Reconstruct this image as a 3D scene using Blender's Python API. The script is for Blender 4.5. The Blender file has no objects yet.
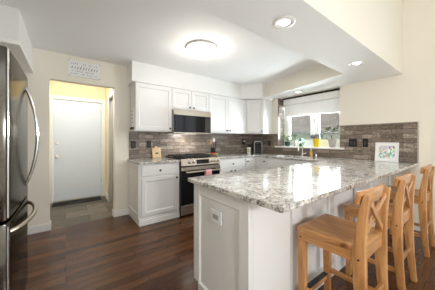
import bpy, bmesh, math, random
from mathutils import Matrix, Vector
R = math.radians
PI = math.pi
S = bpy.context.scene
COL = S.collection

# ---------------------------------------------------------------- camera
cam_d = bpy.data.cameras.new('camera')
cam_d.sensor_width = 36.0
cam_d.sensor_fit = 'HORIZONTAL'
cam_d.lens = 36.0 * 204.15 / 435.0
cam_d.shift_y = -4.96 / 435.0
cam_d.clip_start = 0.05
cam = bpy.data.objects.new('camera', cam_d)
cam.location = (0, 0, 1.23)
cam.rotation_euler = (R(90), 0, R(-36.685))
COL.objects.link(cam)
S.camera = cam

# ---------------------------------------------------------------- world, lights, exposure
S.view_settings.view_transform = 'Standard'
S.view_settings.look = 'None'
S.view_settings.gamma = 1.0
S.view_settings.use_curve_mapping = False
S.view_settings.exposure = 0.50

S.cycles.diffuse_bounces = 10
W = bpy.data.worlds.new('world')
S.world = W
W.use_nodes = True
wn = W.node_tree.nodes
wn['Background'].inputs['Color'].default_value = (0.86, 0.93, 1.0, 1)
wn['Background'].inputs['Strength'].default_value = 1.15


def area(name, loc, rot, sx, sy, power, col):
    d = bpy.data.lights.new(name, 'AREA')
    d.shape = 'RECTANGLE'
    d.size, d.size_y = sx, sy
    d.energy = power
    d.color = col
    o = bpy.data.objects.new(name, d)
    o.location = loc
    o.rotation_euler = rot
    COL.objects.link(o)
    return o


XR_LIGHT = 4.16
# daylight through the patio doors and the added glass door of the living area
area('daylight_patio', (2.7, -4.06, 1.2), (R(90), 0, 0), 1.9, 2.1, 4, (0.88, 0.94, 1.0))
area('daylight_fill_right', (XR_LIGHT, -1.5, 1.3), (R(90), 0, R(90)), 2.7, 2.3, 14, (0.88, 0.94, 1.0))
# daylight through the kitchen window
area('daylight_sink', (4.50, 2.22, 1.66), (R(90), 0, R(90)), 1.3, 1.1, 175, (0.88, 0.94, 1.0))


def spot(name, loc, power, size=R(125), col=(1.0, 0.95, 0.88)):
    d = bpy.data.lights.new(name, 'SPOT')
    d.energy = power
    d.spot_size = size
    d.spot_blend = 0.9
    d.shadow_soft_size = 0.06
    d.color = col
    o = bpy.data.objects.new(name, d)
    o.location = loc
    COL.objects.link(o)


# ---------------------------------------------------------------- mesh helpers
class MB:
    def __init__(self):
        self.bm = bmesh.new()

    def box(self, x0, y0, z0, x1, y1, z1, bev=0.0, seg=2, M=None):
        b = bmesh.new()
        bmesh.ops.create_cube(b, size=1.0)
        for v in b.verts:
            v.co = Vector((x0 + (v.co.x + .5) * (x1 - x0), y0 + (v.co.y + .5) * (y1 - y0), z0 + (v.co.z + .5) * (z1 - z0)))
        if bev > 0:
            bmesh.ops.bevel(b, geom=b.edges[:], offset=bev, segments=seg, affect='EDGES', profile=0.5)
        self.add(b, M)
        return self

    def add(self, b, M=None):
        if M is not None:
            b.transform(M)
        bmesh.ops.recalc_face_normals(b, faces=b.faces[:])
        me = bpy.data.meshes.new('tmp')
        b.to_mesh(me)
        b.free()
        self.bm.from_mesh(me)
        bpy.data.meshes.remove(me)

    def prism(self, pts, z0, z1, bev=0.0, M=None):
        b = bmesh.new()
        lo = [b.verts.new((p[0], p[1], z0)) for p in pts]
        hi = [b.verts.new((p[0], p[1], z1)) for p in pts]
        n = len(pts)
        b.faces.new(lo[::-1])
        b.faces.new(hi)
        for i in range(n):
            j = (i + 1) % n
            b.faces.new((lo[i], lo[j], hi[j], hi[i]))
        if bev > 0:
            bmesh.ops.recalc_face_normals(b, faces=b.faces[:])
            bmesh.ops.bevel(b, geom=b.edges[:], offset=bev, segments=2, affect='EDGES', profile=0.5)
        self.add(b, M)
        return self

    def lathe(self, prof, c=(0, 0, 0), seg=32, M=None, cap=True):
        b = bmesh.new()
        rings = []
        for r, z in prof:
            if r < 1e-6:
                rings.append([b.verts.new((0, 0, z))])
            else:
                rings.append([b.verts.new((r * math.cos(2 * PI * k / seg), r * math.sin(2 * PI * k / seg), z)) for k in range(seg)])
        for a, d in zip(rings, rings[1:]):
            for k in range(seg):
                l = (k + 1) % seg
                if len(a) == 1 and len(d) > 1:
                    b.faces.new((a[0], d[k], d[l]))
                elif len(d) == 1 and len(a) > 1:
                    b.faces.new((a[k], a[l], d[0]))
                elif len(a) > 1:
                    b.faces.new((a[k], a[l], d[l], d[k]))
        if cap:
            for rg, rev in ((rings[0], True), (rings[-1], False)):
                if len(rg) > 2:
                    b.faces.new(rg[::-1] if rev else rg)
        T = Matrix.Translation(c)
        self.add(b, T if M is None else M @ T)
        for f in self.bm.faces:
            pass
        return self

    def tube(self, pts, rad, seg=10, flat=1.0):
        """A swept tube along pts; rad a number or one per point; flat squashes the second axis."""
        b = bmesh.new()
        pts = [Vector(p) for p in pts]
        n = len(pts)
        rr = rad if isinstance(rad, (list, tuple)) else [rad] * n
        t0 = (pts[1] - pts[0]).normalized()
        up = Vector((0, 0, 1)) if abs(t0.z) < .9 else Vector((0, 1, 0))
        rings = []
        for i, p in enumerate(pts):
            t = (pts[min(i + 1, n - 1)] - pts[max(i - 1, 0)]).normalized()
            a = t.cross(up)
            if a.length < 1e-4:
                a = t.cross(Vector((1, 0, 0)))
            a.normalize()
            c = t.cross(a).normalized()
            up = -c if c.dot(up) < 0 else c
            rings.append([b.verts.new(p + rr[i] * (math.cos(2 * PI * k / seg) * a + flat * math.sin(2 * PI * k / seg) * up)) for k in range(seg)])
        for u, w in zip(rings, rings[1:]):
            for k in range(seg):
                l = (k + 1) % seg
                b.faces.new((u[k], u[l], w[l], w[k]))
        b.faces.new(rings[0][::-1])
        b.faces.new(rings[-1])
        self.add(b)
        return self

    def loft(self, secs, bev=0.0):
        """Sections of four points each (quads) joined to one solid."""
        b = bmesh.new()
        rings = [[b.verts.new(p) for p in s] for s in secs]
        m = len(secs[0])
        for u, w in zip(rings, rings[1:]):
            for k in range(m):
                l = (k + 1) % m
                b.faces.new((u[k], u[l], w[l], w[k]))
        b.faces.new(rings[0][::-1])
        b.faces.new(rings[-1])
        if bev > 0:
            bmesh.ops.recalc_face_normals(b, faces=b.faces[:])
            ed = [e for e in b.edges if len(e.link_faces) == 2 and e.calc_face_angle(0) > 0.6]
            bmesh.ops.bevel(b, geom=ed, offset=bev, segments=2, affect='EDGES', profile=0.5)
        self.add(b)
        return self

    def bar(self, p0, p1, w, t, side=(1, 0, 0), bev=0.0):
        """A straight bar from p0 to p1, w wide along side, t thick across."""
        p0, p1, s = Vector(p0), Vector(p1), Vector(side).normalized()
        d = (p1 - p0).normalized()
        s = (s - d * s.dot(d)).normalized()
        q = d.cross(s)
        sec = lambda p: [p + s * w / 2 + q * t / 2, p - s * w / 2 + q * t / 2, p - s * w / 2 - q * t / 2, p + s * w / 2 - q * t / 2]
        return self.loft([sec(p0), sec(p1)], bev)

    def build(self, name, mat, parent=None, smooth=False, angle=40):
        me = bpy.data.meshes.new(name)
        self.bm.to_mesh(me)
        self.bm.free()
        me.materials.append(mat)
        if smooth:
            for p in me.polygons:
                p.use_smooth = True
            try:
                me.set_sharp_from_angle(angle=R(angle))
            except Exception:
                pass
        o = bpy.data.objects.new(name, me)
        COL.objects.link(o)
        if parent is not None:
            o.parent = parent
        return o


def tag(o, label=None, cat=None, group=None, kind=None):
    if label: o['label'] = label
    if cat: o['category'] = cat
    if group: o['group'] = group
    if kind: o['kind'] = kind
    return o


def thing(name, label, cat, loc=(0, 0, 0), rz=0.0, group=None):
    o = bpy.data.objects.new(name, None)
    o.empty_display_size = 0.1
    COL.objects.link(o)
    o.location = loc
    o.rotation_euler = (0, 0, rz)
    return tag(o, label, cat, group)


def struct(name, mb, mat, parent=None, smooth=False):
    o = mb.build(name, mat, parent, smooth)
    if parent is None:
        o['kind'] = 'structure'
    return o


def copy_tree(o, parent=None):
    c = o.copy()
    COL.objects.link(c)
    if parent is not None:
        c.parent = parent
    for ch in list(o.children):
        copy_tree(ch, c)
    return c


# ---------------------------------------------------------------- materials
def base_mat(name):
    m = bpy.data.materials.new(name)
    m.use_nodes = True
    return m, m.node_tree.nodes, m.node_tree.links, m.node_tree.nodes['Principled BSDF']


def add_bump(m, scale, strength, dist=0.002, stretch=(1, 1, 1), detail=3):
    n, l = m.node_tree.nodes, m.node_tree.links
    tc = n.new('ShaderNodeTexCoord')
    mp = n.new('ShaderNodeMapping')
    mp.inputs['Scale'].default_value = stretch
    l.new(tc.outputs['Object'], mp.inputs['Vector'])
    nz = n.new('ShaderNodeTexNoise')
    nz.inputs['Scale'].default_value = scale
    nz.inputs['Detail'].default_value = detail
    l.new(mp.outputs['Vector'], nz.inputs['Vector'])
    b = n.new('ShaderNodeBump')
    b.inputs['Strength'].default_value = strength
    b.inputs['Distance'].default_value = dist
    l.new(nz.outputs['Fac'], b.inputs['Height'])
    l.new(b.outputs['Normal'], n['Principled BSDF'].inputs['Normal'])


def plain(name, col, rough=0.5, metal=0.0, spec=0.5, bump=None, coat=0.0):
    m, n, l, p = base_mat(name)
    p.inputs['Base Color'].default_value = (*col, 1)
    p.inputs['Roughness'].default_value = rough
    p.inputs['Metallic'].default_value = metal
    p.inputs['Specular IOR Level'].default_value = spec
    p.inputs['Coat Weight'].default_value = coat
    if bump:
        add_bump(m, *bump)
    return m


def ramp(n, stops, interp='LINEAR'):
    r = n.new('ShaderNodeValToRGB')
    r.color_ramp.interpolation = interp
    e = r.color_ramp.elements
    e[0].position, e[0].color = stops[0][0], (*stops[0][1], 1)
    e[1].position, e[1].color = stops[-1][0], (*stops[-1][1], 1)
    for p, c in stops[1:-1]:
        k = e.new(p)
        k.color = (*c, 1)
    return r


def mix(n, l, fac, a, b, mode='MIX'):
    x = n.new('ShaderNodeMix')
    x.data_type = 'RGBA'
    x.blend_type = mode
    for sock, v in ((x.inputs[0], fac), (x.inputs[6], a), (x.inputs[7], b)):
        if hasattr(v, 'links') or hasattr(v, 'is_linked'):
            l.new(v, sock)
        elif isinstance(v, (int, float)):
            sock.default_value = v
        else:
            sock.default_value = (*v, 1)
    return x.outputs[2]


def mapped(n, l, scale=(1, 1, 1), rot=(0, 0, 0)):
    tc = n.new('ShaderNodeTexCoord')
    mp = n.new('ShaderNodeMapping')
    mp.inputs['Scale'].default_value = scale
    mp.inputs['Rotation'].default_value = rot
    l.new(tc.outputs['Object'], mp.inputs['Vector'])
    return mp.outputs['Vector']


def noise(n, l, vec, scale, detail=4, rough=0.55, dist=0.0):
    z = n.new('ShaderNodeTexNoise')
    z.inputs['Scale'].default_value = scale
    z.inputs['Detail'].default_value = detail
    z.inputs['Roughness'].default_value = rough
    z.inputs['Distortion'].default_value = dist
    l.new(vec, z.inputs['Vector'])
    return z.outputs['Fac']


def axes_vec(n, l, a, b):
    """The object coordinates a and b (0..2) as x and y of a flat texture."""
    tc = n.new('ShaderNodeTexCoord')
    sp = n.new('ShaderNodeSeparateXYZ')
    l.new(tc.outputs['Object'], sp.inputs[0])
    cb = n.new('ShaderNodeCombineXYZ')
    l.new(sp.outputs[a], cb.inputs[0])
    l.new(sp.outputs[b], cb.inputs[1])
    return cb.outputs[0]


def bricks(n, l, vec, bw, bh, mortar, offset=0.5, freq=2):
    b = n.new('ShaderNodeTexBrick')
    b.offset = offset
    b.offset_frequency = freq
    b.squash = 1.0
    b.inputs['Scale'].default_value = 1.0
    b.inputs['Brick Width'].default_value = bw
    b.inputs['Row Height'].default_value = bh
    b.inputs['Mortar Size'].default_value = mortar
    b.inputs['Mortar Smooth'].default_value = 0.1
    b.inputs['Bias'].default_value = 0.0
    b.inputs['Color1'].default_value = (0, 0, 0, 1)
    b.inputs['Color2'].default_value = (1, 1, 1, 1)
    b.inputs['Mortar'].default_value = (0.5, 0.5, 0.5, 1)
    l.new(vec, b.inputs['Vector'])
    return b


def hardwood():
    m, n, l, p = base_mat('dark_hardwood')
    vec = axes_vec(n, l, 0, 1)
    b = bricks(n, l, vec, 0.95, 0.085, 0.0016, 0.37, 3)
    tone = ramp(n, [(0, (0.056, 0.022, 0.010)), (0.5, (0.088, 0.037, 0.016)), (1, (0.130, 0.058, 0.026))])
    l.new(b.outputs['Color'], tone.inputs[0])
    g = noise(n, l, mapped(n, l, (2.2, 26, 1)), 3.0, 6, 0.6, 0.6)
    gr = ramp(n, [(0.3, (0.66, 0.62, 0.6)), (0.7, (1.25, 1.22, 1.2))])
    l.new(g, gr.inputs[0])
    c = mix(n, l, 1.0, tone.outputs[0], gr.outputs[0], 'MULTIPLY')
    c = mix(n, l, b.outputs['Fac'], c, (0.012, 0.006, 0.004))
    l.new(c, p.inputs['Base Color'])
    p.inputs['Specular IOR Level'].default_value = 0.32
    rr = ramp(n, [(0.3, (0.17,) * 3), (0.7, (0.28,) * 3)])
    l.new(g, rr.inputs[0])
    l.new(rr.outputs[0], p.inputs['Roughness'])
    bp = n.new('ShaderNodeBump')
    bp.inputs['Strength'].default_value = 0.25
    bp.inputs['Distance'].default_value = 0.002
    bp.invert = True
    l.new(b.outputs['Fac'], bp.inputs['Height'])
    l.new(bp.outputs['Normal'], p.inputs['Normal'])
    return m


def stone_tile(name, a, b_, bw, bh, mort, stops, mcol, rough, offset=0.5, streak=(3, 20)):
    m, n, l, p = base_mat(name)
    vec = axes_vec(n, l, a, b_)
    b = bricks(n, l, vec, bw, bh, mort, offset, 2)
    st = n.new('ShaderNodeMapping')
    st.inputs['Scale'].default_value = (streak[0], streak[1], 1)
    l.new(vec, st.inputs['Vector'])
    g = noise(n, l, st.outputs[0], 3.0, 6, 0.65, 0.4)
    fine = noise(n, l, vec, 42.0, 4, 0.7)
    g = mix(n, l, 0.5, g, fine)
    f = mix(n, l, 0.86, b.outputs['Color'], g)
    t = ramp(n, stops)
    l.new(f, t.inputs[0])
    c = mix(n, l, b.outputs['Fac'], t.outputs[0], mcol)
    l.new(c, p.inputs['Base Color'])
    p.inputs['Roughness'].default_value = rough
    bp = n.new('ShaderNodeBump')
    bp.inputs['Strength'].default_value = 0.5
    bp.inputs['Distance'].default_value = 0.003
    h = mix(n, l, b.outputs['Fac'], g, (0, 0, 0))
    l.new(h, bp.inputs['Height'])
    l.new(bp.outputs['Normal'], p.inputs['Normal'])
    return m


def granite():
    m, n, l, p = base_mat('granite')
    v = mapped(n, l)
    big = noise(n, l, v, 10.0, 5, 0.65, 0.8)
    cl = ramp(n, [(0.30, (0.24, 0.22, 0.205)), (0.44, (0.50, 0.48, 0.455)), (0.56, (0.68, 0.66, 0.63)), (0.72, (0.76, 0.75, 0.73))])
    l.new(big, cl.inputs[0])
    mid = noise(n, l, v, 60.0, 4, 0.6, 0.5)
    mr = ramp(n, [(0.36, (0.30, 0.27, 0.25)), (0.50, (1, 1, 1)), (0.75, (1.18, 1.17, 1.15))])
    l.new(mid, mr.inputs[0])
    c = mix(n, l, 1.0, cl.outputs[0], mr.outputs[0], 'MULTIPLY')
    vo = n.new('ShaderNodeTexVoronoi')
    vo.inputs['Scale'].default_value = 95.0
    l.new(v, vo.inputs['Vector'])
    dk = noise(n, l, v, 24.0, 5, 0.7, 0.3)
    ad = n.new('ShaderNodeMath')
    ad.operation = 'SUBTRACT'
    l.new(dk, ad.inputs[0])
    ml = n.new('ShaderNodeMath')
    ml.operation = 'MULTIPLY'
    ml.inputs[1].default_value = 0.35
    l.new(vo.outputs['Distance'], ml.inputs[0])
    l.new(ml.outputs[0], ad.inputs[1])
    dr = ramp(n, [(0.43, (0, 0, 0)), (0.47, (1, 1, 1))])
    l.new(ad.outputs[0], dr.inputs[0])
    c = mix(n, l, dr.outputs[0], c, (0.05, 0.042, 0.038))
    bn = noise(n, l, v, 22.0, 3, 0.6)
    br = ramp(n, [(0.60, (0, 0, 0)), (0.68, (1, 1, 1))])
    l.new(bn, br.inputs[0])
    hf = n.new('ShaderNodeMath')
    hf.operation = 'MULTIPLY'
    hf.inputs[1].default_value = 0.5
    l.new(br.outputs[0], hf.inputs[0])
    c = mix(n, l, hf.outputs[0], c, (0.30, 0.22, 0.16))
    l.new(c, p.inputs['Base Color'])
    p.inputs['Roughness'].default_value = 0.10
    p.inputs['Specular IOR Level'].default_value = 0.6
    return m


def pine(name, stretch, k3=((0.255, 0.107, 0.033), (0.43, 0.205, 0.073), (0.58, 0.315, 0.135))):
    m, n, l, p = base_mat(name)
    v = mapped(n, l, stretch)
    g = noise(n, l, v, 5.0, 5, 0.6, 1.2)
    t = ramp(n, [(0.25, k3[0]), (0.5, k3[1]), (0.75, k3[2])])
    l.new(g, t.inputs[0])
    k = noise(n, l, mapped(n, l, (1, 1, 1)), 9.0, 1, 0.4)
    kr = ramp(n, [(0.735, (1, 1, 1)), (0.78, (0.5, 0.4, 0.33))])
    l.new(k, kr.inputs[0])
    c = mix(n, l, 1.0, t.outputs[0], kr.outputs[0], 'MULTIPLY')
    l.new(c, p.inputs['Base Color'])
    p.inputs['Roughness'].default_value = 0.30
    return m


def steel(name, col, rough, stretch, strength=0.12):
    m = plain(name, col, rough, 1.0)
    add_bump(m, 60.0, strength, 0.0006, stretch, 2)
    return m


def glow(name, col, strength):
    m, n, l, p = base_mat(name)
    p.inputs['Base Color'].default_value = (0.9, 0.9, 0.88, 1)
    p.inputs['Roughness'].default_value = 0.4
    p.inputs['Emission Color'].default_value = (*col, 1)
    p.inputs['Emission Strength'].default_value = strength
    return m


def window_glass():
    m = bpy.data.materials.new('window_glass')
    m.use_nodes = True
    n, l = m.node_tree.nodes, m.node_tree.links
    n.clear()
    out = n.new('ShaderNodeOutputMaterial')
    t = n.new('ShaderNodeBsdfTransparent')
    t.inputs[0].default_value = (0.95, 0.97, 0.96, 1)
    g = n.new('ShaderNodeBsdfGlossy')
    g.inputs['Roughness'].default_value = 0.02
    f = n.new('ShaderNodeFresnel')
    f.inputs['IOR'].default_value = 1.45
    x = n.new('ShaderNodeMixShader')
    l.new(f.outputs[0], x.inputs[0])
    l.new(t.outputs[0], x.inputs[1])
    l.new(g.outputs[0], x.inputs[2])
    l.new(x.outputs[0], out.inputs[0])
    return m


def tinted_glass(name, col):
    m, n, l, p = base_mat(name)
    p.inputs['Base Color'].default_value = (*col, 1)
    p.inputs['Roughness'].default_value = 0.05
    p.inputs['Transmission Weight'].default_value = 0.4
    return m


def map_print():
    m, n, l, p = base_mat('map_print')
    v = mapped(n, l)
    vo = n.new('ShaderNodeTexVoronoi')
    vo.inputs['Scale'].default_value = 42.0
    l.new(v, vo.inputs['Vector'])
    hs = n.new('ShaderNodeHueSaturation')
    hs.inputs['Saturation'].default_value = 0.7
    hs.inputs['Value'].default_value = 0.8
    l.new(vo.outputs['Color'], hs.inputs['Color'])
    z = noise(n, l, v, 26.0, 3, 0.6)
    r = ramp(n, [(0.44, (0, 0, 0)), (0.52, (1, 1, 1))])
    l.new(z, r.inputs[0])
    c = mix(n, l, r.outputs[0], (0.80, 0.83, 0.80), hs.outputs[0])
    l.new(c, p.inputs['Base Color'])
    p.inputs['Roughness'].default_value = 0.25
    return m


def fabric_pot(name, c1, c2, scale):
    m, n, l, p = base_mat(name)
    z = noise(n, l, mapped(n, l), scale, 3)
    t = ramp(n, [(0.35, c1), (0.65, c2)])
    l.new(z, t.inputs[0])
    l.new(t.outputs[0], p.inputs['Base Color'])
    p.inputs['Roughness'].default_value = 0.6
    return m


M = {}
M['floor'] = hardwood()
M['wall'] = plain('cream_paint', (0.78, 0.735, 0.65), 0.85, bump=(180, 0.05, 0.001))
M['hall_wall'] = plain('hall_cream_paint', (0.78, 0.69, 0.46), 0.85)
M['ceiling'] = plain('ceiling_paint', (0.86, 0.86, 0.86), 0.9, bump=(150, 0.08, 0.001))
M['beam'] = plain('beam_paint', (0.78, 0.74, 0.66), 0.85)
M['white'] = plain('white_paint', (0.75, 0.75, 0.745), 0.38)
M['trim'] = plain('white_trim_paint', (0.80, 0.79, 0.77), 0.4)
M['cab'] = plain('white_cabinet_paint', (0.72, 0.715, 0.71), 0.36)
M['door_paint'] = plain('door_paint', (0.65, 0.73, 0.85), 0.45)
ST = [(0.34, (0.05, 0.036, 0.028)), (0.45, (0.15, 0.116, 0.092)), (0.54, (0.24, 0.193, 0.157)), (0.66, (0.55, 0.47, 0.40))]
M['tile_x'] = stone_tile('slate_tile_stove', 0, 2, 0.25, 0.066, 0.0032, ST, (0.075, 0.06, 0.05), 0.28)
M['tile_y'] = stone_tile('slate_tile_window', 1, 2, 0.25, 0.066, 0.0032, ST, (0.075, 0.06, 0.05), 0.28)
M['hall_tile'] = stone_tile('hall_floor_tile', 0, 1, 0.61, 0.305, 0.006,
                            [(0.38, (0.06, 0.05, 0.041)), (0.5, (0.14, 0.119, 0.098)), (0.62, (0.30, 0.262, 0.218))], (0.04, 0.034, 0.028), 0.5, 0.5, (2, 9))
M['bounce_carpet'] = plain('pale_bounce_carpet', (0.42, 0.39, 0.35), 0.95)
M['granite'] = granite()
M['pine_z'] = pine('pine_upright', (5, 5, 0.6))
M['pine_y'] = pine('pine_seat', (6, 0.55, 6))
M['pine_x'] = pine('pine_rail', (0.6, 5, 5))
M['fridge_side'] = plain('dark_grey_case', (0.13, 0.125, 0.115), 0.4)
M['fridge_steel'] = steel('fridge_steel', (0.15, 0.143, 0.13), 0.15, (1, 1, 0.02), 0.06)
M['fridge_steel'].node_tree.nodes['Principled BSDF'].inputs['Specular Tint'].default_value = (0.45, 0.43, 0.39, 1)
M['steel'] = steel('brushed_steel', (0.56, 0.53, 0.49), 0.25, (1, 1, 0.02))
M['steel_h'] = steel('brushed_steel_across', (0.56, 0.50, 0.42), 0.27, (0.02, 1, 1))
M['chrome'] = plain('polished_steel', (0.74, 0.74, 0.74), 0.12, 1.0)
M['nickel'] = plain('satin_nickel', (0.62, 0.60, 0.56), 0.28, 1.0)
M['black'] = plain('black_plastic', (0.010, 0.010, 0.011), 0.45, 0.0, 0.3)
M['knob'] = plain('oil_rubbed_bronze', (0.02, 0.016, 0.013), 0.35, 0.4)
M['bglass'] = plain('black_glass', (0.008, 0.008, 0.009), 0.06, 0.0, 0.22)
M['iron'] = plain('cast_iron', (0.015, 0.015, 0.016), 0.55)
M['rubber'] = plain('black_rubber', (0.02, 0.022, 0.026), 0.5)
M['mat'] = plain('charcoal_mat', (0.016, 0.019, 0.023), 0.9, bump=(300, 0.5, 0.003))
M['shade'] = plain('white_shade_fabric', (0.82, 0.82, 0.81), 0.8)
M['shade_cloth'] = plain('white_shade_cloth', (0.82, 0.82, 0.81), 0.8)
_n, _l = M['shade_cloth'].node_tree.nodes, M['shade_cloth'].node_tree.links
_t = _n.new('ShaderNodeBsdfTranslucent')
_t.inputs[0].default_value = (0.85, 0.85, 0.84, 1)
_x = _n.new('ShaderNodeMixShader')
_x.inputs[0].default_value = 0.05
_l.new(_n['Principled BSDF'].outputs[0], _x.inputs[1])
_l.new(_t.outputs[0], _x.inputs[2])
_l.new(_x.outputs[0], _n['Material Output'].inputs[0])
M['glass'] = window_glass()
M['vinyl'] = plain('white_vinyl', (0.82, 0.83, 0.83), 0.35)
M['grey'] = plain('grey_plastic', (0.36, 0.36, 0.36), 0.45)
M['lamp_glass'] = glow('lit_frosted_glass', (1.0, 0.95, 0.88), 5.5)
M['fill_glass'] = glow('lit_fill_globe', (0.95, 0.98, 1.0), 100.0)
M['fill_lens'] = glow('lit_fill_lens', (1.0, 0.94, 0.84), 1.2)
M['led'] = glow('lit_downlight_lens', (1.0, 0.94, 0.84), 9.0)
M['pink'] = plain('pink_cotton', (0.72, 0.36, 0.36), 0.9, bump=(400, 0.4, 0.002))
M['paper'] = plain('white_paper', (0.78, 0.78, 0.79), 0.7)
M['ink'] = plain('dark_ink', (0.10, 0.10, 0.13), 0.7)
M['board'] = pine('cutting_board_wood', (4, 4, 0.7), ((0.50, 0.34, 0.18), (0.62, 0.46, 0.27), (0.70, 0.54, 0.34)))
M['map'] = map_print()
M['yellow'] = plain('yellow_glaze', (0.80, 0.56, 0.01), 0.35)
M['stonepot'] = fabric_pot('grey_cement', (0.34, 0.31, 0.30), (0.48, 0.45, 0.43), 30)
M['greenglass'] = tinted_glass('green_glass', (0.05, 0.36, 0.20))
M['darkgreen'] = plain('dark_green_glaze', (0.015, 0.06, 0.045), 0.2)
M['blush'] = fabric_pot('blush_ceramic', (0.50, 0.42, 0.38), (0.70, 0.66, 0.62), 40)
M['leaf'] = fabric_pot('green_leaf', (0.03, 0.085, 0.015), (0.10, 0.18, 0.05), 30)
M['leaf_pale'] = fabric_pot('pale_leaf', (0.09, 0.16, 0.05), (0.22, 0.30, 0.12), 30)
M['leaf_dark'] = fabric_pot('grey_purple_leaf', (0.025, 0.035, 0.03), (0.085, 0.08, 0.11), 30)
M['leaf_olive'] = fabric_pot('olive_leaf', (0.02, 0.035, 0.006), (0.10, 0.13, 0.025), 30)
M['bark'] = plain('brown_stem', (0.09, 0.055, 0.03), 0.8)
M['soil'] = plain('potting_soil', (0.03, 0.022, 0.016), 0.95)
M['red'] = plain('red_glaze', (0.55, 0.035, 0.03), 0.3)
M['lime'] = plain('lime_glaze', (0.46, 0.52, 0.12), 0.35)
M['orange'] = plain('orange_silicone', (0.60, 0.20, 0.06), 0.45)
M['amber'] = plain('amber_soap', (0.52, 0.30, 0.07), 0.2)
M['label_yellow'] = plain('pale_label', (0.62, 0.60, 0.38), 0.5)
M['silver'] = plain('silver_plastic', (0.55, 0.55, 0.56), 0.3, 0.7)
M['roof'] = stone_tile('roof_shingle', 1, 2, 0.34, 0.13, 0.006,
                       [(0.25, (0.15, 0.112, 0.092)), (0.5, (0.26, 0.205, 0.172)), (0.75, (0.42, 0.345, 0.295))], (0.15, 0.13, 0.12), 0.9, 0.5, (5, 45))
M['siding'] = plain('sage_siding', (0.50, 0.51, 0.43), 0.7)
M['gutter'] = plain('gutter_paint', (0.20, 0.185, 0.165), 0.6)
M['lawn'] = fabric_pot('lawn', (0.06, 0.10, 0.03), (0.12, 0.18, 0.06), 8)

# ---------------------------------------------------------------- room dimensions
XL, XR = -1.05, 3.84          # left wall, window wall
YB, YF = 3.60, -4.0           # stove wall, living room wall
ZC, ZD = 2.445, 3.40          # kitchen ceiling, living room ceiling
DX0, DX1, DZ = -0.174, 0.628, 2.07   # doorway to the hall
WY0, WY1, WZ0, WZ1 = 1.579, 2.88, 1.065, 2.17   # window recess

# ---------------------------------------------------------------- structure
def paint_under(o):
    # the beams' undersides carry the ceiling's white paint, their sides the wall's cream
    o.data.materials.append(M['ceiling'])
    for p in o.data.polygons:
        if p.normal.z < -.9:
            p.material_index = 1
    return o


struct('floor', MB().box(XL - .1, YF - .1, -.08, XR + .1, YB + .02, 0), M['floor'])
struct('floor_hall', MB().box(-1.0, YB + .02, -.08, 1.0, 5.25, 0), M['hall_tile'])
wb = MB()
wb.box(XL - .12, YB, 0, DX0, YB + .12, ZD)
wb.box(DX1, YB, 0, XR + .35, YB + .12, ZD)
wb.box(DX0, YB, DZ, DX1, YB + .12, ZD)
struct('wall_back', wb, M['wall'])
wr = MB()
# two openings: the glass door added for more daylight (y -2.9..-0.1) and the recess over the sink
wr.box(XR, YF, 0, XR + .35, -2.9, ZD)
wr.box(XR, -2.9, 2.5, XR + .35, -.1, ZD)
wr.box(XR, -.1, 0, XR + .35, WY0, ZD)
wr.box(XR, WY1, 0, XR + .35, YB, ZD)
wr.box(XR, WY0, 0, XR + .35, WY1, WZ0)
wr.box(XR, WY0, WZ1, XR + .35, WY1, ZD)
struct('wall_right', wr, M['wall'])
wl = MB().box(XL - .12, YF, 0, XL, YB, ZD)
struct('wall_left', wl, M['wall'])
wf = MB()   # living area wall with the patio doors (opening x 1.7..3.7)
wf.box(XL - .12, YF - .12, 0, 1.7, YF, ZD)
wf.box(3.7, YF - .12, 0, XR + .35, YF, ZD)
wf.box(1.7, YF - .12, 2.3, 3.7, YF, ZD)
struct('wall_front', wf, M['wall'])
struct('ceiling', MB().box(XL, 1.25, ZC, XR, YB, ZC + .08), M['ceiling'])
struct('ceiling_living', MB().box(XL - .12, YF - .12, ZD, XR + .35, YB + .12, ZD + .08), M['ceiling'])
BEAMZ = 2.17
bm_ = MB().box(XL, .757, BEAMZ, XR, 1.255, ZD)
paint_under(struct('ceiling_beam', bm_, M['beam']))
paint_under(struct('ceiling_bulkhead', MB().prism([(3.17, 1.2555), (XR, 1.2555), (XR, 3.02), (3.545, 3.02)], BEAMZ, ZC), M['beam']))
struct('ceiling_soffit', MB().prism([(.817, YB), (.817, 3.281), (3.09, 3.281), (3.375, 2.955), (3.545, 2.99), (XR, 2.99), (XR, YB)], 2.135, ZC), M['white'])
struct('ceiling_bulkhead_left', MB().box(XL, 2.62, 2.14, -.346, YB, ZC), M['white'])
struct('trim_1', MB().box(XL, 2.60, 2.105, -.335, YB, 2.14, .004), M['trim'])

# hall behind the doorway
struct('wall_hall_back', MB().box(-1.0, 5.10, 0, -.245, 5.22, 2.5).box(.685, 5.10, 0, 1.0, 5.22, 2.5).box(-.245, 5.10, 2.09, .685, 5.22, 2.5), M['hall_wall'])
struct('wall_hall_right', MB().box(.70, 4.60, 0, .82, 5.10, 2.5).box(.70, YB + .12, 0, .82, 3.86, 2.5).box(.70, 3.86, 2.06, .82, 4.60, 2.5), M['hall_wall'])
struct('wall_hall_left', MB().box(-1.0, YB + .12, 0, -.88, 5.10, 2.5), M['hall_wall'])
struct('ceiling_hall', MB().box(-1.0, YB + .12, 2.5, 1.0, 5.22, 2.58), M['ceiling'])
struct('trim_2', MB().box(.682, 4.535, 0, .70, 4.61, 2.07, .004).box(.682, 3.86, 2.05, .70, 4.61, 2.125, .004).box(.70, 4.585, 0, .82, 4.60, 2.06), M['trim'])
# a closed door slab within the side opening of the hall
struct('door_2', MB().box(.76, 3.865, .01, .80, 4.583, 2.055, .003), M['grey'])
bb = MB().box(.685, 4.61, 0, .70, 5.10, .10, .004)
struct('baseboard_hall', bb, M['trim'])
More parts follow.
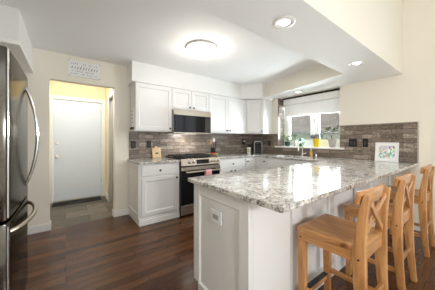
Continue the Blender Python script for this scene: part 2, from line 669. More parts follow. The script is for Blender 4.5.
# exterior door
dr = struct('door_1', MB().box(-.19, 5.115, .03, .63, 5.16, 2.03, .003), M['door_paint'])
fr = MB()
fr.box(-.265, 5.082, 0, -.195, 5.12, 2.105, .005).box(.635, 5.082, 0, .705, 5.12, 2.105, .005).box(-.195, 5.082, 2.035, .635, 5.12, 2.105, .005)
fr.box(-.245, 5.12, 0, -.195, 5.22, 2.09).box(.635, 5.12, 0, .685, 5.22, 2.09).box(-.195, 5.12, 2.035, .635, 5.22, 2.09)
fr.build('casing', M['trim'], dr)
MB().box(-.195, 5.085, .001, .635, 5.18, .028, .004).build('threshold', M['nickel'], dr)
RX = Matrix.Rotation(R(90), 4, 'X')   # lathe axis z -> -y
kb = MB()
kb.lathe([(.032, 0), (.034, .006), (.012, .012), (.012, .035), (.027, .045), (.031, .06), (.024, .072), (0, .075)], (0, 0, 0), 20, Matrix.Translation((-.135, 5.115, .90)) @ RX)
kb.build('door_handle', M['nickel'], dr, True)
MB().lathe([(.03, 0), (.03, .012), (.022, .02), (0, .021)], (0, 0, 0), 20, Matrix.Translation((-.135, 5.115, 1.165)) @ RX).build('deadbolt', M['nickel'], dr, True)
for z in (.3, 1.05, 1.8):
    MB().box(.622, 5.105, z, .642, 5.116, z + .09, .002).build('hinge', M['nickel'], dr)

# baseboards
struct('baseboard_back', MB().box(XL, YB - .014, 0, DX0, YB, .10, .004).box(DX1, YB - .014, 0, .838, YB, .10, .004)
       .box(DX1 - .014, YB - .014, 0, DX1, YB + .12, .10, .004).box(DX0, YB - .014, 0, DX0 + .014, YB + .12, .10, .004), M['trim'])
struct('baseboard_right', MB().box(XR - .014, -.1, 0, XR, .80, .10, .004).box(XR - .014, YF, 0, XR, -2.9, .10, .004), M['trim'])
struct('baseboard_left', MB().box(XL, YF, 0, XL + .014, YB - .02, .10, .004), M['trim'])

# tiled backsplashes
struct('backsplash_stove', MB().box(.845, YB - .010, .914, XR - .0105, YB, 1.37), M['tile_x'])
struct('backsplash_window', MB().box(XR - .010, .60, .914, XR, WY0, 1.479).box(XR - .010, WY0, .914, XR, WY1, 1.064).box(XR - .010, WY1, .914, XR, YB - .0005, 1.37), M['tile_y'])
struct('backsplash_jamb', MB().box(XR + .0005, WY1 - .010, 1.096, XR + .23, WY1, WZ1), M['tile_x'])
struct('trim_3', MB().box(XR - .013, .588, .914, XR, .60, 1.485), M['nickel'])

# window over the sink
w1 = struct('window_1', MB().box(4.07, WY0, 1.096, 4.15, WY1, 1.20, .004).box(4.07, WY0, 2.08, 4.15, WY1, WZ1, .004)
            .box(4.07, WY1 - .11, 1.20, 4.15, WY1, 2.08, .004).box(4.07, WY0, 1.20, 4.15, WY0 + .075, 2.08, .004).box(4.07, 2.105, 1.20, 4.15, 2.215, 2.08, .004), M['vinyl'])
for a, b in ((2.215, WY1 - .11), (WY0 + .075, 2.105)):
    s = MB().box(4.085, a, 1.20, 4.125, a + .035, 2.08, .003).box(4.085, b - .035, 1.20, 4.125, b, 2.08, .003)
    s.box(4.085, a, 1.20, 4.125, b, 1.235, .003).box(4.085, a, 2.045, 4.125, b, 2.08, .003)
    sash = s.build('window_frame', M['vinyl'], w1)
    MB().box(4.10, a + .03, 1.23, 4.106, b - .03, 2.05).build('window_pane', M['glass'], sash)
MB().box(4.055, 2.15, 1.58, 4.07, 2.165, 1.68, .003).build('latch', M['nickel'], w1)
struct('window_sill', MB().box(3.80, 1.50, 1.066, 4.07, WY1 + .06, 1.095, .006), M['trim'])

# unseen living area windows, placed to bring in more daylight
pt = MB()
for x0, x1 in ((1.7, 1.77), (2.655, 2.745), (3.63, 3.7)):
    pt.box(x0, YF - .11, .02, x1, YF - .04, 2.3, .004)
pt.box(1.77, YF - .11, 2.22, 3.63, YF - .04, 2.3, .004).box(1.77, YF - .11, .0, 3.63, YF - .04, .10, .004)
struct('window_2', pt, M['vinyl'])
gd = MB()
for y0, y1 in ((-2.9, -2.82), (-1.54, -1.46), (-.18, -.1)):
    gd.box(XR + .24, y0, .02, XR + .30, y1, 2.5, .004)
gd.box(XR + .24, -2.82, 2.42, XR + .30, -.18, 2.5, .004).box(XR + .24, -2.82, 0, XR + .30, -.18, .10, .004)
struct('window_added', gd, M['vinyl'])  # glass door added to let in fill daylight from the right

# unseen pale floor cover, added to bounce light upward
struct('floor_bounce_carpet', MB().box(XL + .02, YF + .02, 0.0005, XR - .02, -.35, .012), M['bounce_carpet'])

# outside
struct('ground', MB().box(4.3, -12, -.6, 24, 18, -.5), M['lawn'])
nh = thing('neighbour_house', 'brown shingled roof and pale siding of the house seen outside the kitchen window', 'house', (8.2, 3.5, -.5))
MB().box(0, -6, 0, 5, 9, 2.0).build('siding_wall', M['siding'], nh)
rf = MB().loft([[(-.45, -6.6, 2.02), (-.45, 9.6, 2.02), (-.45, 9.6, 2.10), (-.45, -6.6, 2.10)], [(4.0, -6.6, 4.6), (4.0, 9.6, 4.6), (4.0, 9.6, 4.68), (4.0, -6.6, 4.68)]])
rf.build('roof', M['roof'], nh)
MB().box(-.56, -6.6, 1.96, -.45, 9.6, 2.07, .01).build('gutter', M['gutter'], nh)


# ---------------------------------------------------------------- cabinet kit
def shaker(mb, x0, z0, x1, z1, y, t=.019, rail=.055, rec=.008):
    """A framed panel facing -y whose back lies at y."""
    f = y - t
    mb.box(x0, f, z0, x0 + rail, y, z1, .002).box(x1 - rail, f, z0, x1, y, z1, .002)
    mb.box(x0 + rail, f, z0, x1 - rail, y, z0 + rail, .002).box(x0 + rail, f, z1 - rail, x1 - rail, y, z1, .002)
    # bevelled inner moulding
    a, b, c, d = x0 + rail, x1 - rail, z0 + rail, z1 - rail
    k = .010
    for q in ([(a, f + .002, c), (b, f + .002, c), (b - k, f + rec, c + k), (a + k, f + rec, c + k)],
              [(b, f + .002, c), (b, f + .002, d), (b - k, f + rec, d - k), (b - k, f + rec, c + k)],
              [(b, f + .002, d), (a, f + .002, d), (a + k, f + rec, d - k), (b - k, f + rec, d - k)],
              [(a, f + .002, d), (a, f + .002, c), (a + k, f + rec, c + k), (a + k, f + rec, d - k)]):
        mb.bm.faces.new([mb.bm.verts.new(p) for p in q])
    mb.box(a, f + rec, c, b, y, d)
    return mb


def slab_front(mb, x0, z0, x1, z1, y, t=.019):
    mb.box(x0, y - t, z0, x1, y, z1, .004)
    return mb


def knob(parent, x, y, z):
    m = MB().lathe([(.009, 0), (.007, .010), (.0155, .018), (.0165, .024), (.012, .029), (0, .030)], (0, 0, 0), 16, Matrix.Translation((x, y, z)) @ RX)
    return m.build('knob', M['knob'], parent, True)


def add_door(t, x0, z0, x1, z1, y, kx=None, kz=None, name='door', flat=False):
    m = MB()
    (slab_front if flat else shaker)(m, x0, z0, x1, z1, y)
    d = m.build(name, M['cab'], t)
    if kx is not None:
        knob(d, kx, y - .019, kz)
    return d


# left base cabinet
t = thing('base_cabinet', 'white base cabinet with one drawer and one door between the doorway and the range', 'cabinet', (.838, 3.59, 0))
MB().box(0, -.60, .10, .627, 0, .879, .002).build('body', M['cab'], t)
pl = MB().box(0, -.612, 0, .627, 0, .075, .003).box(0, -.604, .075, .627, 0, .10, .005)
pl.build('plinth', M['cab'], t)
sp = MB()
shaker(sp, -.60, .105, 0, .875, 0, .012, .06)
o = sp.build('side_panel', M['cab'], t)
o.rotation_euler = (0, 0, R(-90))
o.location = (-.0005, 0, 0)
o.data.transform(Matrix.Translation((.60, 0, 0)))
add_door(t, .035, .71, .59, .85, -.60, .30, .78, 'drawer', True)
add_door(t, .035, .135, .59, .685, -.60, .565, .645)

# base cabinet right of the range
t = thing('base_cabinet', 'white base cabinet with a wide drawer over two doors, right of the range', 'cabinet', (2.240, 3.59, 0))
MB().box(0, -.60, .10, .69, 0, .879).box(0, -.53, 0, .69, 0, .10).build('body', M['cab'], t)
add_door(t, .02, .70, .66, .85, -.60, .34, .775, 'drawer', True)
add_door(t, .02, .12, .335, .68, -.60, .29, .64)
add_door(t, .345, .12, .66, .68, -.60, .39, .64)

# corner base cabinet with folding doors
t = thing('corner_cabinet', 'white corner base cabinet with a folding door pair below the coffee maker', 'cabinet', (2.932, 3.59, 0))
MB().prism([(0, 0), (0, -.60), (.303, -.60), (.303, -.90), (.906, -.90), (.906, 0)], .10, .879).build('body', M['cab'], t)
add_door(t, .012, .12, .283, .86, -.60, .04, .80)
d = add_door(t, 0, .12, .273, .86, 0, .24, .80)
d.location = (.303, -.622, 0)
d.rotation_euler = (0, 0, R(-90))

# sink base cabinet
t = thing('sink_cabinet', 'white sink base cabinet below the kitchen window', 'cabinet', (3.238, 2.688, 0), R(-90))
MB().box(0, 0, .10, 1.198, .02, .879).box(0, .02, .10, .02, .595, .879).box(1.178, .02, .10, 1.198, .595, .879).box(.02, .02, .10, 1.178, .595, .12).box(0, .06, 0, 1.198, .595, .10).build('body', M['cab'], t)
add_door(t, .02, .70, 1.16, .86, 0, None, None, 'false_front', True)
add_door(t, .02, .12, .585, .68, 0, .55, .64)
add_door(t, .595, .12, 1.16, .68, 0, .63, .64)

# upper cabinets
def upper(label, x0, x1, z0, doors, knobs):
    t = thing('upper_cabinet', label, 'cabinet', (x0, YB, z0))
    h = 2.134 - z0
    MB().box(0, -.30, 0, x1 - x0, -.011 if z0 < 1.4 else -.001, h, .001).build('body', M['cab'], t)
    for (a, b), k in zip(doors, knobs):
        add_door(t, a - x0 + .003, .02, b - x0 - .003, h - .015, -.30, k - x0, .055)
    return t


upper('single door white upper cabinet left of the microwave, nearest the doorway', .867, 1.469, 1.37, [(.867, 1.469)], [1.43])
upper('short two door white upper cabinet directly above the microwave', 1.470, 2.237, 1.762, [(1.470, 1.853), (1.853, 2.237)], [1.81, 1.895])
upper('tall two door white upper cabinet right of the microwave', 2.238, 3.249, 1.37, [(2.238, 2.722), (2.722, 3.235)], [2.68, 2.765])
t = thing('corner_upper_cabinet', 'white diagonal corner upper cabinet beside the window', 'cabinet', (3.252, YB, 1.37))
MB().prism([(0, -.011), (0, -.304), (.275, -.58), (.577, -.58), (.577, -.011)], 0, .764).build('body', M['cab'], t)
d = add_door(t, .012, .02, .378, .749, 0, .345, .055)
d.location = (0, -.304, 0)
d.rotation_euler = (0, 0, R(-45.1))

# peninsula cabinet
t = thing('peninsula_cabinet', 'long white panelled peninsula cabinet under the granite counter beside the bar stools', 'cabinet', (.86, .85, 0))
MB().box(.02, .06, .0, 2.96, .56, .10).box(.02, .05, .10, 2.37, .615, .879).box(2.37, .05, .10, 2.96, .635, .879).build('body', M['cab'], t)
ep = MB()
shaker(ep, 0, 0, .635, .879, 0, .02, .085, .012)
ep.box(.0, .0, 0, .635, .015, .879)
o = ep.build('end_panel', M['cab'], t)
o.rotation_euler = (0, 0, R(-90))
o.location = (.02, .635, 0)
# cut the kick space out of the end panel: a dark recess board at the kitchen side is left open instead
bmx = bmesh.new()
bmx.from_mesh(o.data)
bmesh.ops.bisect_plane(bmx, geom=bmx.verts[:] + bmx.edges[:] + bmx.faces[:], plane_co=(.065, 0, 0), plane_no=(1, 0, 0))
bmesh.ops.bisect_plane(bmx, geom=bmx.verts[:] + bmx.edges[:] + bmx.faces[:], plane_co=(0, 0, .085), plane_no=(0, 0, 1))
bmesh.ops.delete(bmx, geom=[f for f in bmx.faces if f.calc_center_median().x < .065 and f.calc_center_median().z < .085], context='FACES')
bmx.to_mesh(o.data)
bmx.free()
MB().box(.0365, 0, 0, .415, .05, .879, .002).build('corner_panel', M['cab'], t)
bp_ = MB().box(.415, .035, 0, 2.968, .05, .879)
bp_.box(.415, .010, .80, 2.968, .036, .879, .002).box(.415, .005, 0, 2.968, .036, .12, .003)
for x in (.46, 1.02, 1.60, 2.20, 2.80):
    bp_.box(x, .012, .12, x + .09, .036, .80, .003)
bp_.build('back_panel', M['cab'], t)

# ---------------------------------------------------------------- worktops
def cell_slab(xs, ys, filled, z0, z1, bev=.007):
    b = bmesh.new()
    V = {}
    def v(i, j, z):
        k = (i, j, z)
        if k not in V:
            V[k] = b.verts.new((xs[i], ys[j], z1 if z else z0))
        return V[k]
    for (i, j) in filled:
        b.faces.new((v(i, j, 1), v(i + 1, j, 1), v(i + 1, j + 1, 1), v(i, j + 1, 1)))
        b.faces.new((v(i, j, 0), v(i, j + 1, 0), v(i + 1, j + 1, 0), v(i + 1, j, 0)))
        for di, dj, p, q in ((0, -1, (i, j), (i + 1, j)), (1, 0, (i + 1, j), (i + 1, j + 1)), (0, 1, (i + 1, j + 1), (i, j + 1)), (-1, 0, (i, j + 1), (i, j))):
            if (i + di, j + dj) not in filled:
                b.faces.new((v(*p, 0), v(*q, 0), v(*q, 1), v(*p, 1)))
    bmesh.ops.recalc_face_normals(b, faces=b.faces[:])
    ed = [e for e in b.edges if len(e.link_faces) == 2 and e.calc_face_angle(0) > 1.0]
    bmesh.ops.bevel(b, geom=ed, offset=bev, segments=3, affect='EDGES', profile=0.5)
    m = MB()
    m.add(b)
    return m


xs = [.822, 2.238, 3.205, 3.30, 3.66, 3.829]
ys = [.594, 1.525, 1.94, 2.50, 2.96, 3.589]
fl = {(i, 0) for i in range(5)} | {(i, j) for i in (2, 3, 4) for j in (1, 2, 3, 4)} | {(1, 4)}
fl.discard((3, 2))
o = cell_slab(xs, ys, fl, .880, .914).build('countertop', M['granite'])
tag(o, 'speckled grey granite worktop running over the peninsula, under the window and to the range', 'worktop')
o = MB().box(.818, 2.955, .880, 1.468, 3.589, .914, .007, 3).build('countertop', M['granite'])
tag(o, 'short speckled granite worktop between the doorway and the range, under the cutting board', 'worktop')

# sink
t = thing('kitchen_sink', 'stainless undermount sink in the granite worktop below the window', 'sink', (3.48, 2.22, .70))
b = bmesh.new()
MBs = MB()
x0, x1, y0, y1 = -.185, .185, -.285, .285
MBs.box(x0 - .008, y0 - .008, 0, x1 + .008, y1 + .008, .008).box(x0 - .008, y0 - .008, .008, x0, y1 + .008, .179).box(x1, y0 - .008, .008, x1 + .008, y1 + .008, .179)
MBs.box(x0, y0 - .008, .008, x1, y0, .179).box(x0, y1, .008, x1, y1 + .008, .179)
MBs.build('basin', M['nickel'], t)
MB().lathe([(.04, .008), (.04, .011), (.02, .012), (0, .0105)], (0, 0, 0), 20).build('drain', M['chrome'], t, True)

# faucet
t = thing('kitchen_faucet', 'slim polished single lever kitchen faucet standing behind the sink', 'faucet', (3.735, 2.22, .914))
MB().lathe([(.028, 0), (.028, .008), (.020, .014), (.018, .06), (.014, .065), (0, .066)], (0, 0, 0), 20).build('base', M['chrome'], t, True)
pts = [(0, 0, .06), (0, 0, .20)] + [(-.07 + .07 * math.cos(a), 0, .20 + .07 * math.sin(a)) for a in [R(x) for x in range(20, 181, 20)]] + [(-.14, 0, .165)]
MB().tube(pts, .012, 10).build('spout', M['chrome'], t, True)
MB().lathe([(.015, 0), (.017, .05), (.013, .07), (0, .071)], (-.14, 0, .105), 16).build('spray_head', M['chrome'], t, True)
MB().tube([(0, -.015, .045), (0, -.05, .055), (0, -.085, .07)], .007, 8).build('lever', M['chrome'], t, True)

# soap bottle and dispenser
t = thing('soap_bottle', 'amber soap bottle with a white pump on the worktop right of the faucet', 'bottle', (3.735, 2.045, .9145))
MB().lathe([(0, 0), (.026, 0), (.028, .01), (.028, .085), (.022, .105), (.011, .112), (.011, .120), (0, .120)], (0, 0, 0), 20).build('bottle_body', M['amber'], t, True)
pm = MB().lathe([(.013, .120), (.013, .138), (.005, .14), (.005, .168), (.012, .169), (.012, .178), (0, .179)], (0, 0, 0), 14)
pm.tube([(0, 0, .173), (-.045, 0, .170)], .0055, 8)
pm.build('pump', M['paper'], t, True)
t = thing('soap_dispenser', 'small chrome soap dispenser set in the worktop beside the amber bottle', 'soap dispenser', (3.735, 1.945, .914))
MB().lathe([(.02, 0), (.02, .006), (.012, .012), (.011, .05), (.008, .055), (0, .056)], (0, 0, 0), 16).build('base', M['chrome'], t, True)
MB().tube([(0, 0, .05), (0, 0, .075), (-.03, 0, .085), (-.07, 0, .08)], .006, 8).build('nozzle', M['chrome'], t, True)

# ---------------------------------------------------------------- refrigerator
t = thing('refrigerator', 'stainless steel bottom freezer refrigerator at the left edge, under the soffit', 'refrigerator', (-.25, 1.59, 0))
MB().box(-.72, .004, .03, -.075, .806, 1.722, .004).build('body', M['fridge_side'], t)
def fridge_door(name, z0, z1):
    # slightly bowed front, rounded vertical edges
    n = 12
    pts = []
    for k in range(n + 1):
        y = .004 + .802 * k / n
        u = (k / n - .5) * 2
        pts.append((-.006 * u * u - (.006 if abs(u) > .99 else 0), y))
    pts += [(-.068, .806), (-.068, .004)]
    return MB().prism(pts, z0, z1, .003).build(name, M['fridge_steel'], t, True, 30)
d = fridge_door('door', .785, 1.745)
MB().tube([(-.004, .006, .80), (-.004, .006, 1.735)], .0045, 10).build('edge_highlight', M['chrome'], d, True)  # bright tube stands in for the highlight on the door's rounded edge
zs = [.86 + (1.655 - .86) * k / 20 for k in range(21)]
MB().tube([(-.012 + .080 * math.sin(PI * k / 20) ** .75, .615, z) for k, z in enumerate(zs)], [.012 + .004 * math.sin(PI * k / 20) for k in range(21)], 12, .8).build('handle', M['chrome'], d, True)
d = fridge_door('freezer_drawer', .075, .765)
MB().tube([(-.004, .006, .09), (-.004, .006, .75)], .0045, 10).build('edge_highlight', M['chrome'], d, True)  # same stand-in highlight along the drawer's edge
hy = [.055 + .70 * k / 24 for k in range(25)]
MB().tube([(-.010 + .078 * math.sin(PI * k / 24) ** .6, y, .705) for k, y in enumerate(hy)], .014, 12).build('handle', M['steel_h'], d, True)
MB().box(-.70, .02, .0, -.09, .79, .075).build('base_grille', M['black'], t)
MB().box(-.12, .70, 1.7225, -.0755, .79, 1.76, .006).build('hinge_cover', M['grey'], t)
MB().box(-.12, .02, 1.7225, -.0755, .11, 1.76, .006).build('hinge_cover', M['grey'], t)

# ---------------------------------------------------------------- range
t = thing('gas_range', 'stainless steel gas range with black oven door between the base cabinets', 'range', (1.471, 3.588, 0))
RW = .764
MB().box(0, -.635, .02, RW, 0, .905, .002).box(.03, -.55, 0, RW - .03, -.05, .02).build('body', M['black'], t)
cp = MB().loft([[(0, -.675, .815), (0, -.635, .815), (0, -.635, .925), (0, -.645, .925)], [(RW, -.675, .815), (RW, -.635, .815), (RW, -.635, .925), (RW, -.645, .925)]], .003)
cp = cp.build('control_panel', M['steel_h'], t)
MB().bar((.28, -.668, .868), (.52, -.668, .868), .07, .006, (0, .26, .95)).build('display', M['bglass'], cp)
for x in (.148, .222, .575, .645, .715):
    MB().lathe([(.026, 0), (.026, .006), (.021, .010), (.019, .034), (.016, .037), (0, .037)], (0, 0, 0), 18, Matrix.Translation((x, -.663, .868)) @ Matrix.Rotation(R(-15), 4, 'X') @ RX).build('knob', M['steel'], cp, True)
MB().box(.0, -.64, .9055, RW, -.01, .928, .004).build('cooktop', M['bglass'], t)
for gx in (.03, .268, .506):
    g = MB()
    x0, x1, y0, y1 = gx, gx + .228, -.60, -.05
    for a in (x0, x1 - .014):
        g.box(a, y0, .948, a + .014, y1, .963, .002)
    for yy in (y0, -.34, y1 - .014):
        g.box(x0, yy, .948, x1, yy + .014, .963, .002)
    g.box((x0 + x1) / 2 - .006, y0, .948, (x0 + x1) / 2 + .006, y1, .963, .002)
    for a in (x0, x1 - .014):
        for yy in (y0, y1 - .014):
            g.box(a, yy, .9285, a + .014, yy + .014, .948)
    g.build('grate', M['iron'], t)
    for yy in (-.46, -.18):
        MB().lathe([(.05, .9285), (.05, .936), (.035, .940), (.035, .945), (0, .945)], (gx + .114, yy, 0), 18).build('burner', M['iron'], t, True)
od = MB().box(.004, -.668, .195, RW - .004, -.636, .735, .004).build('oven_door', M['bglass'], t)
MB().box(.004, -.672, .735, RW - .004, -.636, .792, .004).build('door_rail', M['steel_h'], od)
hd = MB().tube([(.05, -.735, .715), (RW - .05, -.735, .715)], .015, 12)
hd.tube([(.07, -.735, .715), (.07, -.668, .73)], .010, 8).tube([(RW - .07, -.735, .715), (RW - .07, -.668, .73)], .010, 8)
hd.build('handle', M['steel_h'], od, True)
MB().box(.004, -.672, .03, RW - .004, -.636, .185, .004).build('drawer', M['steel_h'], t)

# towel over the oven handle
tb = MB()
prof = []
x0, x1 = 1.871, 1.990
outer = [(-.758, .595), (-.759, .70)] + [(-.735 - .024 * math.cos(a), .715 + .020 * math.sin(a)) for a in [R(q) for q in range(20, 170, 25)]] + [(-.712, .70), (-.710, .63)]
n = len(outer)
inner = [(-.753, .595), (-.754, .70)] + [(-.735 - .018 * math.cos(a), .715 + .0165 * math.sin(a)) for a in [R(q) for q in range(20, 170, 25)]] + [(-.717, .70), (-.715, .63)]
bmt = bmesh.new()
cols = []
for k in range(7):
    x = x0 + (x1 - x0) * k / 6
    w = .004 * math.sin(k * 1.9)
    cols.append([bmt.verts.new((x, 3.588 + y - (w if i < 2 else 0), z)) for i, (y, z) in enumerate(outer)] + [bmt.verts.new((x, 3.588 + y - (w if i < 2 else 0), z)) for i, (y, z) in reversed(list(enumerate(inner)))])
for a, c in zip(cols, cols[1:]):
    for i in range(len(a)):
        j = (i + 1) % len(a)
        bmt.faces.new((a[i], a[j], c[j], c[i]))
bmt.faces.new(cols[0][::-1])
bmt.faces.new(cols[-1])
tb.add(bmt)
tag(tb.build('dish_towel', M['pink'], None, True), 'folded pink dish towel hanging over the oven door handle', 'towel')

# ---------------------------------------------------------------- microwave
t = thing('microwave', 'stainless and black over the range microwave below the short upper cabinet', 'microwave', (1.475, YB - .011, 1.345))
MW = .749
MB().box(0, -.365, 0, MW, 0, .410, .002).build('body', M['grey'], t)
MB().box(0, -.392, .318, MW, -.3655, .410, .003).build('top_vent', M['steel_h'], t)
md = MB().box(.0, -.392, .022, .62, -.3655, .316, .003).build('door', M['bglass'], t)
MB().box(.02, -.398, .03, .035, -.392, .30, .002).build('handle', M['black'], md)
MB().box(.622, -.392, .022, MW, -.3655, .316, .003).build('control_panel', plain('dark_panel', (.03, .03, .032), .2), t)
MB().box(0, -.392, .0, MW, -.3655, .020, .003).build('bottom_rail', M['steel_h'], t)

MB().box(.25, -.30, -.0015, .50, -.22, -.0002).build('cooktop_fill', M['fill_lens'], t)  # glowing lens added under the microwave to brighten the tile
area('cooktop_fill_lamp', (1.85, YB - .27, 1.338), (R(25), 0, 0), .25, .07, 3.5, (1.0, .95, .87))  # added fill light for the tile behind the range

# ---------------------------------------------------------------- bar stools
def make_stool(label):
    t = thing('bar_stool', label, 'stool', (0, 0, 0), 0, 'bar stools along the peninsula')
    # seat: dished board, chamfered front, narrowing between the rear posts
    b = bmesh.new()
    nx, ny = 12, 10
    top, bot = {}, {}
    for i in range(nx + 1):
        for j in range(ny + 1):
            u, v = i / nx * 2 - 1, j / ny
            hw = .205 - .008 * v
            x = u * hw
            y = .212 - v * .342
            z = .632 - .007 * (1 - u * u) * math.sin(PI * min(1, v * 1.05)) + .004 * v
            top[i, j] = b.verts.new((x, y, z))
            bot[i, j] = b.verts.new((x, y, .600))
    for i in range(nx):
        for j in range(ny):
            b.faces.new((top[i, j], top[i, j + 1], top[i + 1, j + 1], top[i + 1, j]))
            b.faces.new((bot[i, j], bot[i + 1, j], bot[i + 1, j + 1], bot[i, j + 1]))
    for i in range(nx):
        for j in (0, ny):
            b.faces.new((top[i, j], top[i + 1, j], bot[i + 1, j], bot[i, j]))
    for j in range(ny):
        for i in (0, nx):
            b.faces.new((top[i, j], top[i, j + 1], bot[i, j + 1], bot[i, j]))
    bmesh.ops.recalc_face_normals(b, faces=b.faces[:])
    ed = [e for e in b.edges if e.calc_face_angle(0) > 1.0]
    bmesh.ops.bevel(b, geom=ed, offset=.005, segments=2, affect='EDGES', profile=.5)
    m = MB()
    m.add(b)
    m.box(-.158, -.175, .600, .158, -.128, .634, .004)
    m.build('seat', M['pine_y'], t, True, 30)
    # front legs
    for s in (-1, 1):
        a = s * .178
        sec = lambda h, z, dy: [(a - h, .185 - h + dy, z), (a + h, .185 - h + dy, z), (a + h, .185 + h + dy, z), (a - h, .185 + h + dy, z)]
        lg = MB().loft([sec(.019, 0, -.004), sec(.024, .35, 0), sec(.025, .5995, 0)], .004).build('leg', M['pine_z'], t)
        MB().lathe([(.006, 0), (.006, .002), (0, .002)], (0, 0, 0), 10, Matrix.Translation((a + s * .025, .185, .565)) @ Matrix.Rotation(R(90 * s), 4, 'Y')).build('screw_cap', M['black'], lg)
    # rear posts, bowed
    prof = [(0, -.196, .019), (.12, -.183, .022), (.25, -.172, .025), (.40, -.163, .029), (.52, -.160, .032), (.62, -.160, .031), (.70, -.165, .027), (.80, -.176, .022), (.88, -.188, .018), (.925, -.196, .015)]
    for s in (-1, 1):
        a = s * .181
        secs = [[(a - .021, y - h, z), (a + .021, y - h, z), (a + .021, y + h, z), (a - .021, y + h, z)] for z, y, h in prof]
        ps = MB().loft(secs, .005).build('rear_post', M['pine_z'], t, True, 30)
        MB().lathe([(.006, 0), (.006, .002), (0, .002)], (0, 0, 0), 10, Matrix.Translation((a + s * .021, -.160, .565)) @ Matrix.Rotation(R(90 * s), 4, 'Y')).build('screw_cap', M['black'], ps)
    # aprons
    for s in (-1, 1):
        MB().box(s * .183 - .011, -.130, .540, s * .183 + .011, .160, .5995, .003).build('side_rail', M['pine_y'], t)
    MB().box(-.153, .175, .540, .153, .197, .5995, .003).build('front_rail', M['pine_x'], t)
    MB().box(-.160, -.172, .540, .160, -.150, .5995, .003).build('rear_rail', M['pine_x'], t)
    # stretchers
    for s in (-1, 1):
        MB().bar((s * .178, .165, .205), (s * .179, -.155, .205), .020, .034, (1, 0, 0), .003).build('side_stretcher', M['pine_y'], t)
    MB().bar((-.16, -.172, .285), (.16, -.172, .285), .034, .020, (0, 0, 1), .003).build('rear_stretcher', M['pine_x'], t)
    fr = MB().bar((-.155, .187, .155), (.155, .187, .155), .045, .026, (0, 0, 1), .003).build('footrest', M['pine_x'], t)
    MB().box(-.150, .165, .1775, .150, .203, .1835, .002).build('footrest_pad', M['rubber'], fr)
    # curved top slat in front of the posts
    secs = []
    for k in range(17):
        u = k / 16 * 2 - 1
        x = u * .212
        y = -.150 - .034 * (1 - u * u)
        z0, z1 = .872, .944 + .012 * (1 - abs(u)) ** .5 if abs(u) < 1 else .944
        secs.append([(x, y - .010 - .012, z1), (x, y + .010 - .012, z1), (x, y + .010, z0), (x, y - .010, z0)])
    MB().loft(secs, .004).build('top_slat', M['pine_x'], t, True, 30)
    # crossed slats
    MB().bar((-.163, -.160, .655), (.150, -.190, .880), .036, .014, (1, 0, -1), .003).build('cross_slat', M['pine_x'], t)
    MB().bar((.163, -.170, .655), (-.150, -.202, .880), .036, .014, (1, 0, 1), .003).build('cross_slat', M['pine_x'], t)
    return t


labels = ['honey pine bar stool nearest the camera, its whole seat in view',
          'honey pine bar stool standing between the nearest stool and the one by the wall',
          'honey pine bar stool farthest along the counter, nearest the window wall']
st0 = make_stool(labels[0])
for k, x in enumerate((1.50, 2.262, 3.24)):
    s_ = st0 if k == 0 else copy_tree(st0)
    s_.location = (x, .60, 0)
    s_['label'] = labels[k]

# ---------------------------------------------------------------- lights in the room
t = thing('ceiling_light', 'round flush mount ceiling light with glowing frosted glass bowl', 'ceiling light', (1.43, 2.27, ZC))
MB().lathe([(.10, 0), (.190, -.001), (.202, -.008), (.201, -.020), (.190, -.028), (.10, -.028)], (0, 0, 0), 40).build('ring', M['white'], t, True)
MB().lathe([(.188, -.029), (.184, -.050), (.165, -.080), (.125, -.108), (.06, -.126), (0, -.130)], (0, 0, 0), 40, cap=False).build('glass_bowl', M['lamp_glass'], t, True)
ld = bpy.data.lights.new('ceiling_bulb', 'POINT')
ld.energy = 6.5
ld.color = (1.0, .93, .84)
ld.shadow_soft_size = .12
lo = bpy.data.objects.new('ceiling_bulb', ld)
lo.location = (1.43, 2.27, ZC - .26)
COL.objects.link(lo)


def downlight(x, y, z, label, power):
    t = thing('recessed_light', label, 'ceiling light', (x, y, z), 0, 'recessed downlights')
    MB().lathe([(.062, -.001), (.085, -.001), (.086, -.006), (.070, -.010), (.062, -.006)], (0, 0, 0), 32).build('ring', M['trim'], t, True)
    MB().lathe([(.062, -.0045), (.03, -.007), (0, -.0075)], (0, 0, 0), 32, cap=False).build('lens', M['led'], t, True)
    spot('downlight_lamp', (x, y, z - .03), power)


downlight(1.40, .985, BEAMZ, 'recessed downlight in the beam nearest the camera', 15)
downlight(2.84, .98, BEAMZ, 'recessed downlight in the beam nearest the window wall', 15)
downlight(3.63, 2.24, BEAMZ, 'small recessed downlight above the kitchen window shade', 12)
# unseen lamp added to brighten the hall, above the doorway's head
t = thing('hall_fill_light', 'round fill light added out of sight on the hall ceiling', 'ceiling light', (.2, 3.95, 2.5))
MB().lathe([(.08, 0), (.14, -.001), (.14, -.02), (.08, -.02)], (0, 0, 0), 24).build('ring', M['white'], t, True)
MB().lathe([(.13, -.021), (.10, -.07), (.05, -.09), (0, -.095)], (0, 0, 0), 24, cap=False).build('glass_bowl', M['lamp_glass'], t, True)
ld = bpy.data.lights.new('hall_fill_bulb', 'POINT')
ld.energy = 20
ld.color = (1.0, .99, .96)
ld.shadow_soft_size = .1
lo = bpy.data.objects.new('hall_fill_bulb', ld)
lo.location = (.2, 3.95, 2.36)
COL.objects.link(lo)

# unseen fill lamp added in the living area behind the camera
t = thing('fill_pendant', 'round white glass fill lamp added unseen in the living area behind the camera', 'ceiling light', (.35, -1.75, ZD))
MB().lathe([(0, 0), (.06, 0), (.06, -.02), (0, -.025)], (0, 0, 0), 20).build('canopy', M['white'], t, True)
MB().tube([(0, 0, -.02), (0, 0, -1.76)], .004, 6).build('cord', M['black'], t)
MB().lathe([(.03, -1.74), (.10, -1.77), (.15, -1.84), (.165, -1.91), (.15, -1.98), (.10, -2.05), (.03, -2.075), (0, -2.076)], (0, 0, 0), 28).build('globe', M['fill_glass'], t, True)

